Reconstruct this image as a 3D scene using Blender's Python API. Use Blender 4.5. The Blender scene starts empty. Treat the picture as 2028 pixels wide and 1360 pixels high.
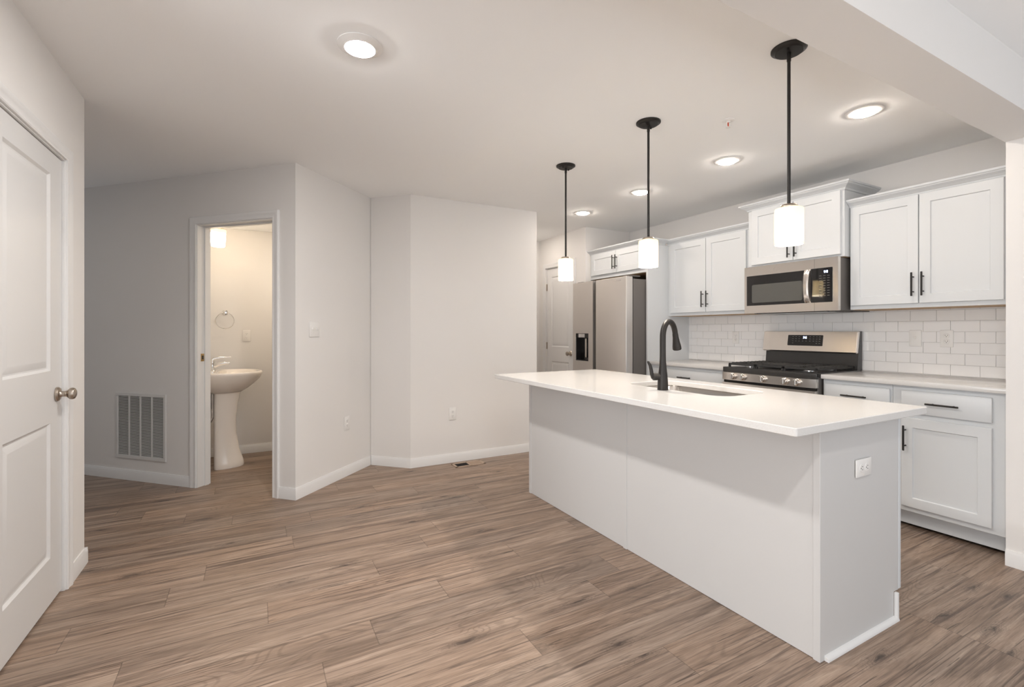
import bpy, bmesh, math, random
from mathutils import Matrix, Vector
random.seed(7)
S = bpy.context.scene
COL = S.collection
PI = math.pi
def R(d): return math.radians(d)

# ------------------------------------------------------------------ camera, exposure, sky, daylight
HC = 2.445                       # ceiling height
cam_d = bpy.data.cameras.new('camera'); cam = bpy.data.objects.new('camera', cam_d); COL.objects.link(cam)
cam.location = (0, 0, 1.225); cam.rotation_euler = (R(90), 0, R(-28.5))
cam_d.sensor_width = 36; cam_d.lens = 941.4 / 2028 * 36; cam_d.shift_y = -25 / 2028; cam_d.clip_start = .05
S.camera = cam
S.view_settings.view_transform = 'Standard'; S.view_settings.look = 'None'
S.view_settings.exposure = 0.67; S.view_settings.gamma = 1.0; S.view_settings.use_curve_mapping = False
W = bpy.data.worlds.new('sky'); S.world = W; W.use_nodes = True
W.node_tree.nodes['Background'].inputs[0].default_value = (.75, .87, 1, 1)
W.node_tree.nodes['Background'].inputs[1].default_value = .5
def daylight(name, loc, rot, sx, sy, power, color):
    l = bpy.data.lights.new(name, 'AREA'); l.shape = 'RECTANGLE'; l.size = sx; l.size_y = sy; l.energy = power; l.color = color
    o = bpy.data.objects.new(name, l); COL.objects.link(o); o.location = loc; o.rotation_euler = rot
# daylight through the glazed openings of the living room: rear wall and left side, behind the camera
daylight('daylight_rear', (2.1, -2.40, .90), (R(140), 0, 0), 4.4, 1.5, 32, (.92, .96, 1))
daylight('daylight_left', (-4.35, -.40, 1.25), (0, R(-136), 0), 1.9, 3.2, 118, (.96, .98, 1))
LAMP_NEAR, LAMP_KITCHEN, LAMP_PENDANT, LAMP_BATH = 18, 2.3, 11.5, 2.2
COL_NEAR, COL_WARM, COL_BULB = (1, .97, .94), (1, .90, .80), (1, .915, .81)

# ------------------------------------------------------------------ materials
def mat(name, col=(.8, .8, .8), rough=.5, metal=0, spec=.5, coat=0):
    m = bpy.data.materials.new(name); m.use_nodes = True
    b = m.node_tree.nodes['Principled BSDF']
    b.inputs['Base Color'].default_value = (*col, 1); b.inputs['Roughness'].default_value = rough
    b.inputs['Metallic'].default_value = metal; b.inputs['Specular IOR Level'].default_value = spec
    b.inputs['Coat Weight'].default_value = coat
    return m
def nodes(m):
    t = m.node_tree; return t.nodes, t.links, t.nodes['Principled BSDF']
def bumped(m, scale, strength, dist=.002, detail=3):
    n, l, b = nodes(m)
    tc = n.new('ShaderNodeTexCoord'); nz = n.new('ShaderNodeTexNoise'); bp = n.new('ShaderNodeBump')
    nz.inputs['Scale'].default_value = scale; nz.inputs['Detail'].default_value = detail
    bp.inputs['Strength'].default_value = strength; bp.inputs['Distance'].default_value = dist
    l.new(tc.outputs['Object'], nz.inputs['Vector']); l.new(nz.outputs['Fac'], bp.inputs['Height']); l.new(bp.outputs['Normal'], b.inputs['Normal'])
    return m
def speckle(m, c0, c1, scale, lo, hi):
    n, l, b = nodes(m)
    tc = n.new('ShaderNodeTexCoord'); nz = n.new('ShaderNodeTexNoise'); rp = n.new('ShaderNodeValToRGB')
    nz.inputs['Scale'].default_value = scale; nz.inputs['Detail'].default_value = 4
    rp.color_ramp.elements[0].position = lo; rp.color_ramp.elements[0].color = (*c0, 1)
    rp.color_ramp.elements[1].position = hi; rp.color_ramp.elements[1].color = (*c1, 1)
    l.new(tc.outputs['Object'], nz.inputs['Vector']); l.new(nz.outputs['Fac'], rp.inputs['Fac']); l.new(rp.outputs['Color'], b.inputs['Base Color'])
    return m
def brushed(m, axis, amount=.05):
    n, l, b = nodes(m)
    tc = n.new('ShaderNodeTexCoord'); mp = n.new('ShaderNodeMapping'); nz = n.new('ShaderNodeTexNoise'); mr = n.new('ShaderNodeMapRange')
    s = [700, 700, 700]; s[axis] = 6; mp.inputs['Scale'].default_value = s
    nz.inputs['Scale'].default_value = 1; nz.inputs['Detail'].default_value = 2
    r0 = b.inputs['Roughness'].default_value
    mr.inputs['To Min'].default_value = r0 - amount / 2; mr.inputs['To Max'].default_value = r0 + amount
    l.new(tc.outputs['Object'], mp.inputs['Vector']); l.new(mp.outputs['Vector'], nz.inputs['Vector'])
    l.new(nz.outputs['Fac'], mr.inputs['Value']); l.new(mr.outputs['Result'], b.inputs['Roughness'])
    b.inputs['Anisotropic'].default_value = .5
    return m
def emit(name, col, s):
    m = bpy.data.materials.new(name); m.use_nodes = True
    n, l, b = nodes(m)
    b.inputs['Base Color'].default_value = (*col, 1); b.inputs['Emission Color'].default_value = (*col, 1); b.inputs['Emission Strength'].default_value = s
    return m
M = {}
M['wall'] = bumped(mat('wall_paint', (.795, .772, .750), .75, spec=.25), 190, .12)
M['ceil'] = bumped(mat('ceiling_paint', (.94, .937, .93), .85, spec=.15), 150, .12)
M['trim'] = mat('trim_paint', (.79, .78, .77), .35)
M['door'] = bumped(mat('door_paint', (.70, .69, .68), .4), 90, .06)
M['cab'] = mat('cabinet_paint', (.675, .693, .708), .38)
M['isl'] = bumped(mat('island_panel_paint', (.62, .61, .60), .42), 700, .05, .0005)
M['quartz'] = speckle(mat('quartz', rough=.16), (.54, .49, .455), (.70, .686, .668), 620, .34, .42)
M['tile'] = mat('tile_glaze', (.87, .855, .845), .12)
M['grout'] = bumped(mat('grout', (.73, .70, .675), .9), 300, .2)
M['steel'] = brushed(mat('stainless_steel', (.76, .715, .67), .22, 1), 0)
M['steel_v'] = brushed(mat('fridge_steel', (.72, .685, .655), .40, 1), 0)
M['basin'] = mat('sink_steel', (.60, .555, .51), .22, 1)
M['side'] = bumped(mat('grey_side', (.155, .143, .134), .5, .3), 500, .15, .001)
M['blk'] = bumped(mat('black_metal', (.022, .019, .017), .45, .4), 400, .08, .0005)
M['enamel'] = mat('black_enamel', (.035, .033, .032), .28)
M['iron'] = bumped(mat('cast_iron', (.030, .029, .028), .6), 350, .3, .001)
M['glassblk'] = mat('black_glass', (.012, .011, .011), .05, spec=.6)
M['mesh'] = bumped(mat('oven_window', (.10, .098, .09), .22), 900, .2, .0005)
M['nickel'] = mat('satin_nickel', (.47, .41, .35), .3, 1)
M['chrome'] = mat('chrome', (.82, .82, .82), .08, 1)
M['brass'] = mat('brass', (.55, .40, .20), .35, 1)
M['plate'] = mat('white_plastic', (.82, .80, .775), .35)
M['slot'] = mat('dark_slot', (.05, .045, .04), .6)
M['porc'] = mat('porcelain', (.86, .80, .74), .10)
M['ply'] = speckle(mat('plywood_edge', rough=.6), (.42, .27, .15), (.55, .38, .23), 60, .3, .7)
M['tan'] = mat('tan_metal', (.42, .31, .23), .5)
M['void'] = mat('duct_void', (.015, .013, .012), .9)
M['duct'] = mat('duct_lining', (.17, .16, .15), .8)
M['grille'] = mat('grille_paint', (.70, .685, .665), .5)
M['red'] = mat('red_bulb', (.55, .05, .02), .2)
M['lens_near'] = emit('lamp_lens_near', COL_NEAR, 1)
M['lens_rear'] = emit('lamp_lens_rear', COL_NEAR, 1); M['lens_hall'] = emit('lamp_lens_hall', COL_WARM, 1); M['lens_bath_fill'] = emit('lamp_lens_bath_fill', (1, .86, .68), 1)
M['lens_warm'] = emit('lamp_lens_warm', COL_WARM, 1)
M['led'] = emit('display_digits', (.72, .80, 1), 2.2)
M['icon'] = mat('panel_marks', (.20, .195, .19), .6)
M['frame'] = mat('window_frame', (.8, .8, .8), .4)
def lens_power(m, watts, radius):
    m.node_tree.nodes['Principled BSDF'].inputs['Emission Strength'].default_value = watts / (PI * PI * radius * radius)
lens_power(M['lens_near'], LAMP_NEAR, .0625); lens_power(M['lens_rear'], 13, .0625); lens_power(M['lens_hall'], 2.0, .060); lens_power(M['lens_bath_fill'], 4.7, .060); lens_power(M['lens_warm'], LAMP_KITCHEN, .05)
def shade_glass(name, tcol, fac):
    m = bpy.data.materials.new(name); m.use_nodes = True
    n, l, b = nodes(m); out = n['Material Output']
    tr = n.new('ShaderNodeBsdfTranslucent'); mx = n.new('ShaderNodeMixShader')
    tr.inputs['Color'].default_value = (*tcol, 1)
    b.inputs['Base Color'].default_value = (.90, .84, .72, 1); b.inputs['Roughness'].default_value = .35
    mx.inputs['Fac'].default_value = fac
    l.new(b.outputs[0], mx.inputs[1]); l.new(tr.outputs[0], mx.inputs[2]); l.new(mx.outputs[0], out.inputs['Surface'])
    return m
M['shade'] = shade_glass('cream_glass', (.86, .79, .62), .42)
M['shade_bath'] = emit('lit_opal_glass', (1, .84, .64), LAMP_BATH / (PI * .060))
def clear_glass():
    m = bpy.data.materials.new('window_glass'); m.use_nodes = True
    n, l, b = nodes(m); out = n['Material Output']
    t = n.new('ShaderNodeBsdfTransparent'); g = n.new('ShaderNodeBsdfGlossy'); mx = n.new('ShaderNodeMixShader'); fr = n.new('ShaderNodeFresnel')
    g.inputs['Roughness'].default_value = 0
    l.new(fr.outputs[0], mx.inputs[0]); l.new(t.outputs[0], mx.inputs[1]); l.new(g.outputs[0], mx.inputs[2]); l.new(mx.outputs[0], out.inputs['Surface'])
    return m
M['pane'] = clear_glass()

def floor_material():
    m = mat('plank_floor', rough=.42)
    n, l, b = nodes(m)
    uv = n.new('ShaderNodeUVMap'); uv.uv_map = 'grain'
    pu = n.new('ShaderNodeUVMap'); pu.uv_map = 'plank'
    at = n.new('ShaderNodeAttribute'); at.attribute_name = 'tint'
    def mapping(sx, sy, src=uv):
        mp = n.new('ShaderNodeMapping'); mp.inputs['Scale'].default_value = (sx, sy, 1); l.new(src.outputs[0], mp.inputs['Vector']); return mp
    def noise(mp, detail=4, dist=0, rough=.55):
        z = n.new('ShaderNodeTexNoise'); z.noise_dimensions = '2D'; z.inputs['Scale'].default_value = 1; z.inputs['Detail'].default_value = detail
        z.inputs['Distortion'].default_value = dist; z.inputs['Roughness'].default_value = rough
        l.new(mp.outputs[0], z.inputs['Vector']); return z.outputs['Fac']
    def ramp(v, *stops):
        r = n.new('ShaderNodeValToRGB'); e = r.color_ramp.elements
        e[0].position, e[0].color = stops[0][0], (*stops[0][1], 1); e[1].position, e[1].color = stops[-1][0], (*stops[-1][1], 1)
        for p, c in stops[1:-1]:
            k = e.new(p); k.color = (*c, 1)
        l.new(v, r.inputs[0]); return r.outputs[0]
    def math_(op, a, c, d=None):
        k = n.new('ShaderNodeMath'); k.operation = op
        for i, v in enumerate((a, c, d)):
            if v is None: continue
            if isinstance(v, (int, float)): k.inputs[i].default_value = v
            else: l.new(v, k.inputs[i])
        return k.outputs[0]
    def mix(blend, fac, a, c):
        k = n.new('ShaderNodeMix'); k.data_type = 'RGBA'; k.blend_type = blend
        for s, v in ((k.inputs[0], fac), (k.inputs[6], a), (k.inputs[7], c)):
            if isinstance(v, (int, float)): s.default_value = v
            elif isinstance(v, tuple): s.default_value = (*v, 1)
            else: l.new(v, s)
        return k.outputs[2]
    g = (lambda v: (v, v, v))
    base = ramp(noise(mapping(1.3, 19), 6, .8, .62), (.28, (.215, .146, .102)), (.5, (.345, .243, .178)), (.72, (.455, .338, .257)))
    tint = mix('MULTIPLY', 1, base, at.outputs['Color'])
    # broad greyish heart bands and long brown streaks running with the board
    hb = ramp(noise(mapping(.45, 5.5), 3, .8), (.50, g(0)), (.70, g(1)))
    tint = mix('MIX', math_('MULTIPLY', hb, .34), tint, (.185, .136, .107))
    st = ramp(noise(mapping(.8, 31), 5, 1.6), (.54, g(0)), (.60, g(.5)), (.70, g(1)))
    tint = mix('MIX', math_('MULTIPLY', st, .75), tint, (.118, .078, .058))
    # thin dark check lines
    ck = ramp(noise(mapping(1.3, 62), 4, 2.4), (.615, g(0)), (.69, g(1)))
    tint = mix('MIX', math_('MULTIPLY', ck, .8), tint, (.072, .047, .036))
    # cathedral rings
    low = noise(mapping(1.5, 6.0), 1.5, .6, .4)
    ring = math_('SINE', math_('MULTIPLY', low, 95), 0)
    ringm = ramp(ring, (.30, g(0)), (1.0, g(1)))
    area = ramp(noise(mapping(.8, 2.4), 1, 0), (.57, g(0)), (.66, g(1)))
    tint = mix('MIX', math_('MULTIPLY', math_('MULTIPLY', ringm, area), .30), tint, (.095, .064, .047))
    # knots: small dark hearts inside oval rings
    nzv = n.new('ShaderNodeTexNoise'); nzv.noise_dimensions = '2D'; nzv.inputs['Scale'].default_value = 1; nzv.inputs['Detail'].default_value = 2; l.new(mapping(14, 40).outputs[0], nzv.inputs['Vector'])
    off = n.new('ShaderNodeVectorMath'); off.operation = 'MULTIPLY_ADD'; off.inputs[1].default_value = (.16, .16, 0); l.new(nzv.outputs['Color'], off.inputs[0]); l.new(mapping(1.55, 5.0).outputs[0], off.inputs[2])
    vo = n.new('ShaderNodeTexVoronoi'); vo.voronoi_dimensions = '2D'; vo.inputs['Scale'].default_value = 1; vo.inputs['Randomness'].default_value = 1
    l.new(off.outputs[0], vo.inputs['Vector'])
    kn = ramp(vo.outputs['Distance'], (.018, g(1)), (.055, g(.35)), (.16, g(0)))
    kr = math_('MULTIPLY', ramp(math_('SINE', math_('MULTIPLY', vo.outputs['Distance'], 170), 0), (.3, g(0)), (1, g(1))), ramp(vo.outputs['Distance'], (.05, g(1)), (.26, g(0))))
    vsep = n.new('ShaderNodeSeparateColor'); l.new(vo.outputs['Color'], vsep.inputs[0])
    some = ramp(vsep.outputs[0], (.45, g(0)), (.55, g(1)))
    tint = mix('MIX', math_('MULTIPLY', math_('MULTIPLY', kr, some), .45), tint, (.095, .064, .048))
    tint = mix('MIX', math_('MULTIPLY', math_('MULTIPLY', kn, some), .85), tint, (.050, .033, .026))
    # fine grain
    fg = ramp(noise(mapping(11, 260), 3), (.28, g(.80)), (.72, g(1.10)))
    tint = mix('MULTIPLY', 1, tint, fg)
    # plank joints
    sep = n.new('ShaderNodeSeparateXYZ'); l.new(pu.outputs[0], sep.inputs[0])
    dv = math_('MINIMUM', sep.outputs[1], math_('SUBTRACT', .178, sep.outputs[1]))
    du = math_('MINIMUM', sep.outputs[0], math_('SUBTRACT', 1.217, sep.outputs[0]))
    d = math_('MINIMUM', du, dv)
    jt = n.new('ShaderNodeMapRange'); jt.inputs['From Min'].default_value = .0006; jt.inputs['From Max'].default_value = .0024
    jt.inputs['To Min'].default_value = .60; jt.inputs['To Max'].default_value = 1; l.new(d, jt.inputs['Value'])
    tint = mix('MULTIPLY', 1, tint, jt.outputs['Result'])
    tint = mix('MULTIPLY', 1, tint, (.93, .93, .93))
    l.new(tint, b.inputs['Base Color'])
    bp = n.new('ShaderNodeBump'); bp.inputs['Strength'].default_value = .25; bp.inputs['Distance'].default_value = .001
    l.new(jt.outputs['Result'], bp.inputs['Height']); l.new(bp.outputs['Normal'], b.inputs['Normal'])
    return m
M['floor'] = floor_material()

# ------------------------------------------------------------------ mesh helpers
def new(): return bmesh.new()
def box(bm, x0, x1, y0, y1, z0, z1, bev=0, seg=2):
    c = Matrix.Translation(((x0 + x1) / 2, (y0 + y1) / 2, (z0 + z1) / 2)) @ Matrix.Diagonal((abs(x1 - x0), abs(y1 - y0), abs(z1 - z0), 1))
    r = bmesh.ops.create_cube(bm, size=1, matrix=c)
    if bev:
        es = list({e for v in r['verts'] for e in v.link_edges})
        bmesh.ops.bevel(bm, geom=es, offset=bev, segments=seg, affect='EDGES', profile=.5)
    return bm
def frame_of(d):
    d = d.normalized(); u = Vector((0, 0, 1)) if abs(d.z) < .95 else Vector((1, 0, 0))
    a = d.cross(u).normalized(); return a, a.cross(d).normalized()
def sweep(bm, pts, rad, seg=16, cap=True):
    pts = [Vector(p) for p in pts]; rad = rad if isinstance(rad, (list, tuple)) else [rad] * len(pts)
    loops = []; a = None
    for i, p in enumerate(pts):
        d = (pts[min(i + 1, len(pts) - 1)] - pts[max(i - 1, 0)]).normalized()
        if a is None: a, b = frame_of(d)
        else:
            a = (a - d * a.dot(d)).normalized(); b = a.cross(d).normalized()
        loops.append([bm.verts.new(p + (a * math.cos(t) + b * math.sin(t)) * rad[i]) for t in [2 * PI * k / seg for k in range(seg)]])
    for q, r in zip(loops, loops[1:]):
        for k in range(seg): bm.faces.new((q[k], q[(k + 1) % seg], r[(k + 1) % seg], r[k]))
    if cap:
        bm.faces.new(loops[0][::-1]); bm.faces.new(loops[-1])
    return bm
def lathe(bm, prof, origin=(0, 0, 0), axis='z', seg=32, sx=1, sy=1):
    """prof: list of (radius, height); axis the direction heights run in"""
    o = Vector(origin); loops = []
    def P(r, h, t):
        x, y = r * math.cos(t) * sx, r * math.sin(t) * sy
        return o + {'z': Vector((x, y, h)), 'y': Vector((x, h, y)), 'x': Vector((h, x, y))}[axis]
    for r, h in prof:
        loops.append([bm.verts.new(P(r, h, 0))] if r < 1e-6 else [bm.verts.new(P(r, h, 2 * PI * k / seg)) for k in range(seg)])
    for q, r in zip(loops, loops[1:]):
        for k in range(seg):
            j = (k + 1) % seg
            f = [q[0], r[j], r[k]] if len(q) == 1 else [q[k], q[j], r[0]] if len(r) == 1 else [q[k], q[j], r[j], r[k]]
            bm.faces.new(f)
    return bm
def prism(bm, poly, axis, a0, a1, m0=0, m1=0):
    """extrude a 2D polygon (p, q) along an axis; axis 'x': (y,z); 'y': (x,z); 'z': (x,y).  m0/m1: mitre slope of the ends against p"""
    def P(p, q, a):
        return {'x': (a, p, q), 'y': (p, a, q), 'z': (p, q, a)}[axis]
    A = [bm.verts.new(P(p, q, a0 + m0 * p)) for p, q in poly]; B = [bm.verts.new(P(p, q, a1 + m1 * p)) for p, q in poly]
    n = len(poly)
    for k in range(n): bm.faces.new((A[k], A[(k + 1) % n], B[(k + 1) % n], B[k]))
    bm.faces.new(A[::-1]); bm.faces.new(B)
    return bm
def rrect(x0, x1, y0, y1, r, seg=8):
    out = []
    for cx, cy, a in ((x1 - r, y1 - r, 0), (x0 + r, y1 - r, 90), (x0 + r, y0 + r, 180), (x1 - r, y0 + r, 270)):
        for k in range(seg + 1):
            t = R(a + 90 * k / seg); out.append((cx + r * math.cos(t), cy + r * math.sin(t)))
    return out
def finish(name, bm, m, parent=None, smooth=True, angle=35):
    bmesh.ops.recalc_face_normals(bm, faces=bm.faces)
    me = bpy.data.meshes.new(name); bm.to_mesh(me); bm.free()
    for mm in (m if isinstance(m, (list, tuple)) else [m]): me.materials.append(M[mm] if isinstance(mm, str) else mm)
    if smooth:
        me.polygons.foreach_set('use_smooth', [True] * len(me.polygons)); me.set_sharp_from_angle(angle=R(angle))
    o = bpy.data.objects.new(name, me); COL.objects.link(o)
    if parent: o.parent = parent
    return o
part = finish
def thing(name, label, cat, loc=(0, 0, 0), rz=0, group=None):
    o = bpy.data.objects.new(name, None); COL.objects.link(o); o.empty_display_size = .1
    o.location = loc; o.rotation_euler = (0, 0, R(rz)); o['label'] = label; o['category'] = cat
    if group: o['group'] = group
    return o
def struct(name, bm, m, loc=(0, 0, 0), rz=0, **k):
    o = finish(name, bm, m, **k); o['kind'] = 'structure'; o.location = loc; o.rotation_euler = (0, 0, R(rz)); return o
def dup(root, loc, label, rz=None, group=None):
    r = root.copy(); COL.objects.link(r); r.location = loc; r['label'] = label
    if rz is not None: r.rotation_euler = (0, 0, R(rz))
    if group: r['group'] = group
    for ch in root.children:
        c = ch.copy(); COL.objects.link(c); c.parent = r
        for g in ch.children:
            d = g.copy(); COL.objects.link(d); d.parent = c
    return r

# ------------------------------------------------------------------ shell: local frame = x right, y into the wall, z up, seen from the room
TH = .115
def wall(name, origin, rz, x0, x1, openings=(), z1=HC, th=TH, m='wall', z0=0):
    bm = new(); xs = x0
    for a, b, lo, hi in sorted(openings):
        box(bm, xs, a, 0, th, z0, z1)
        if hi < z1: box(bm, a, b, 0, th, hi, z1)
        if lo > z0: box(bm, a, b, 0, th, z0, lo)
        xs = b
    box(bm, xs, x1, 0, th, z0, z1)
    return struct(name, bm, m, (*origin, 0), rz)
BASE = [(0, 0), (-.0125, 0), (-.0125, .058), (-.0105, .064), (-.0105, .068), (-.007, .075), (-.006, .083), (0, .083)]
def baseboard(name, origin, rz, x0, x1, m0=0, m1=0):
    return struct(name, prism(new(), BASE, 'x', x0, x1, m0, m1), 'trim', (*origin, 0), rz)
CASE = [(0, 0), (0, -.010), (.006, -.0125), (.012, -.010), (.030, -.0125), (.040, -.0165), (.053, -.0165), (.057, -.013), (.057, 0)]
def casing(name, origin, rz, x0, x1, zt):
    """door casing round an opening x0..x1, head at zt; profile p runs outwards from the opening"""
    bm = new()
    for s, xe in ((-1, x0), (1, x1)):
        A = [bm.verts.new((xe + s * p, q, 0)) for p, q in CASE]; B = [bm.verts.new((xe + s * p, q, zt + p)) for p, q in CASE]
        C = [bm.verts.new(((x0 + x1) / 2, q, zt + p)) for p, q in CASE]
        for U, V in ((A, B), (B, C)):
            for k in range(len(CASE)):
                j = (k + 1) % len(CASE); bm.faces.new((U[k], U[j], V[j], V[k]))
        bm.faces.new(A)
    bmesh.ops.remove_doubles(bm, verts=bm.verts, dist=1e-5)
    return struct(name, bm, 'trim', (*origin, 0), rz)
def jamb(name, origin, rz, x0, x1, zt, depth=TH, stop=.06):
    bm = new()
    box(bm, x0 - .018, x0, -.001, depth + .001, 0, zt + .018); box(bm, x1, x1 + .018, -.001, depth + .001, 0, zt + .018); box(bm, x0, x1, -.001, depth + .001, zt, zt + .018)
    box(bm, x0, x0 + .010, stop, stop + .034, 0, zt); box(bm, x1 - .010, x1, stop, stop + .034, 0, zt); box(bm, x0 + .01, x1 - .01, stop, stop + .034, zt - .010, zt)
    return struct(name, bm, 'trim', (*origin, 0), rz)
def panel_door(name, origin, rz, w, h, panels, z0=.012, th=.035, m='door'):
    """moulded two-panel slab; origin at its lower left face corner"""
    bm = new(); xs = sorted({0, w} | {v for p in panels for v in p[:2]}); zs = sorted({z0, h} | {v for p in panels for v in p[2:]})
    for i in range(len(xs) - 1):
        for k in range(len(zs) - 1):
            if any(abs(xs[i] - p[0]) < 1e-6 and abs(zs[k] - p[2]) < 1e-6 for p in panels):
                loops = []
                for ins, dy in ((0, 0), (.010, .009), (.016, .010), (.042, .003), (.046, .003)):
                    loops.append([bm.verts.new((x, dy, z)) for x, z in ((xs[i] + ins, zs[k] + ins), (xs[i + 1] - ins, zs[k] + ins), (xs[i + 1] - ins, zs[k + 1] - ins), (xs[i] + ins, zs[k + 1] - ins))])
                for U, V in zip(loops, loops[1:]):
                    for q in range(4): bm.faces.new((U[q], U[(q + 1) % 4], V[(q + 1) % 4], V[q]))
                bm.faces.new(loops[-1])
            else:
                bm.faces.new([bm.verts.new((x, 0, z)) for x, z in ((xs[i], zs[k]), (xs[i + 1], zs[k]), (xs[i + 1], zs[k + 1]), (xs[i], zs[k + 1]))])
    bmesh.ops.remove_doubles(bm, verts=bm.verts, dist=1e-5)
    box(bm, 0, w, .0105, th, z0, h)
    for a, b, c, d in ((0, w, z0, z0 + 1e-4), (0, w, h - 1e-4, h), (0, 1e-4, z0, h), (w - 1e-4, w, z0, h)): box(bm, a, b, 0, .011, c, d)
    return struct(name, bm, m, (*origin, 0), rz, angle=20)
def door_knob(parent, x, z):
    bm = new(); lathe(bm, [(0, -.001), (.0325, -.001), (.033, -.006), (.028, -.012), (.016, -.014), (.013, -.018), (.0125, -.030), (.015, -.034), (.0145, -.037), (.020, -.041), (.0265, -.048), (.0275, -.056), (.024, -.064), (.014, -.069), (0, -.070)], (x, 0, z), 'y', 32)
    return part('knob', bm, 'nickel', parent)

# floor: one mesh, boards as faces (rows run along x); joints measured where the photo shows them
def make_floor():
    bm = new(); gu = bm.loops.layers.uv.new('grain'); pu = bm.loops.layers.uv.new('plank'); ct = bm.loops.layers.float_color.new('tint')
    PW, PL = .178, 1.217; y0 = .098
    known = {13: .555, 12: .053, 11: .79, 10: .431, 9: .222, 8: .958, 14: -.35, 6: 1.395, 20: -.395, 4: 2.50, 7: .62, 5: 1.9, 3: 2.51, 15: 1.0, 16: .2, 17: 1.39}
    rnd = random.Random(31); X0, X1 = -4.6, 5.6
    for r in range(-18, 33):
        ya = y0 + r * PW; off = known.get(r, rnd.uniform(0, PL)); x = off - PL * math.ceil((off - X0) / PL)
        while x < X1:
            xa, xb = max(x, X0), min(x + PL, X1)
            if xb > xa:
                f = bm.faces.new([bm.verts.new((px, py, 0)) for px, py in ((xa, ya), (xb, ya), (xb, ya + PW), (xa, ya + PW))])
                t = rnd.uniform(.90, 1.08); wrm = rnd.uniform(-.03, .03); ox, oy = rnd.uniform(0, 60), rnd.uniform(0, 60)
                for lp in f.loops:
                    px, py, _ = lp.vert.co
                    lp[gu].uv = (px + ox, py + oy); lp[pu].uv = (px - x, py - ya); lp[ct] = (t * (1 + wrm), t, t * (1 - wrm), 1)
            x += PL
    bmesh.ops.remove_doubles(bm, verts=bm.verts, dist=1e-6)
    return struct('floor', bm, 'floor', smooth=False)
make_floor()
struct('ceiling', box(new(), -4.6, 5.6, -3.0, 5.98, HC, HC + .1), 'ceil')

DG = .70711
A = (.265, 3.78); B = (.9425, 4.4525); Cc = (1.23, 4.165)
# vent wall: frame at A, x runs to the right, so the wall lies at negative x
vent_open = (-.924, -.204, 0, 2.049)
wall('wall_angled_left', A, -45, -3.6, 0, [(-.924 - .018, -.204 + .018, 0, 2.049 + .018)])
casing('trim_1', A, -45, -.930, -.198, 2.055)
jamb('trim_2', A, -45, -.924, -.204, 2.049)
baseboard('baseboard_angled_left', A, -45, -3.5, -.987)
baseboard('baseboard_corner', A, -45, -.141, 0, 0, -1)
wall('wall_angled_right', A, 45, TH, .955 + .12)
baseboard('baseboard_angled_right', A, 45, 0, .955, 1, 1)
wall('wall_corner', B, -45, 0, .4066)
baseboard('baseboard_niche', B, -45, 0, .4066, -1, -.414)
wall('wall_center', Cc, 0, 0, 1.32)
baseboard('baseboard_center', Cc, 0, 0, 1.32, .414, -1)
struct('wall_hall_left', box(new(), 2.55 - TH, 2.55, 4.165 + TH, 5.9, 0, HC), 'wall')
struct('wall_hall_end', box(new(), 2.4, 3.6, 5.52, 5.62, 0, HC), 'wall')
wall('wall_hall_right', (3.42, 5.62), -90, 0, 5.62 - 4.49, [(5.62 - 5.355, 5.62 - 4.735, 0, 2.055)], th=.1)
struct('wall_alcove', box(new(), 3.42 + .1, 4.2, 4.49, 4.59, 0, HC), 'wall')
wall('wall_kitchen', (4.10, 4.6), -90, 0, 4.6 - .80)
struct('wall_stub', box(new(), 3.465, 5.2, .785, .955, 0, HC), 'wall')
struct('trim_3', box(new(), -.785, 5.2, .778, .957, 2.215, HC), 'wall')          # dropped beam
baseboard('baseboard_stub', (3.465, .955), -90, 0, .17, 0, 0)
struct('baseboard_stub_end', prism(new(), BASE, 'x', 3.4525, 3.60), 'trim', (0, .785, 0))
# left wall with its door
LW = (-.785, 2.0)
wall('wall_left', LW, 90, -.15, 1.275, [(2.262 - 2.0 - .018, 2.979 - 2.0 + .018, 0, 2.045)])
casing('trim_4', LW, 90, 2.256 - 2.0, 2.985 - 2.0, 2.033)
jamb('trim_5', LW, 90, 2.262 - 2.0, 2.979 - 2.0, 2.027, stop=.050)
baseboard('baseboard_left', LW, 90, 2.985 - 2.0 + .057, 1.275, 0, -1)
baseboard('baseboard_left_rear', LW, 90, -.15, 2.256 - 2.0 - .057)
struct('wall_living', box(new(), -4.5, -.90, 1.85, 1.95, 0, HC), 'wall')
struct('baseboard_left_end', prism(new(), [(-p, q) for p, q in BASE], 'x', -.900, -.7725), 'trim', (0, 3.275, 0))
d1 = panel_door('door_1', (-.795, 2.265), 90, .711, 2.023, [(.112, .570, 1.047, 1.925), (.112, .570, .215, .815)])
kb = door_knob(d1, .645, .935)
struct('wall_hall_front', box(new(), -3.2, -.90, 3.16, 3.275, 0, HC), 'wall')
struct('wall_far_left', box(new(), -3.3, -3.1, 3.1, 6.0, 0, HC), 'wall')
# bathroom behind the angled wall
struct('wall_bath_left', box(new(), -.50, -.40, 4.62, 5.6, 0, HC), 'wall')
struct('wall_bath_back', box(new(), -.50, 1.3, 5.455, 5.6, 0, HC), 'wall')
struct('wall_bath_right', box(new(), .98, 1.08, 4.60, 5.6, 0, HC), 'wall')
bm = new(); prism(bm, [(-.40, 4.61), (.268, 3.945), (.90, 4.57), (.98, 4.6), (.98, 5.455), (-.40, 5.455)], 'z', 2.235, 2.30); struct('ceiling_bath', bm, 'ceil')
baseboard('baseboard_bath', (-.40, 5.455), 0, 0, 1.38)
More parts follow.
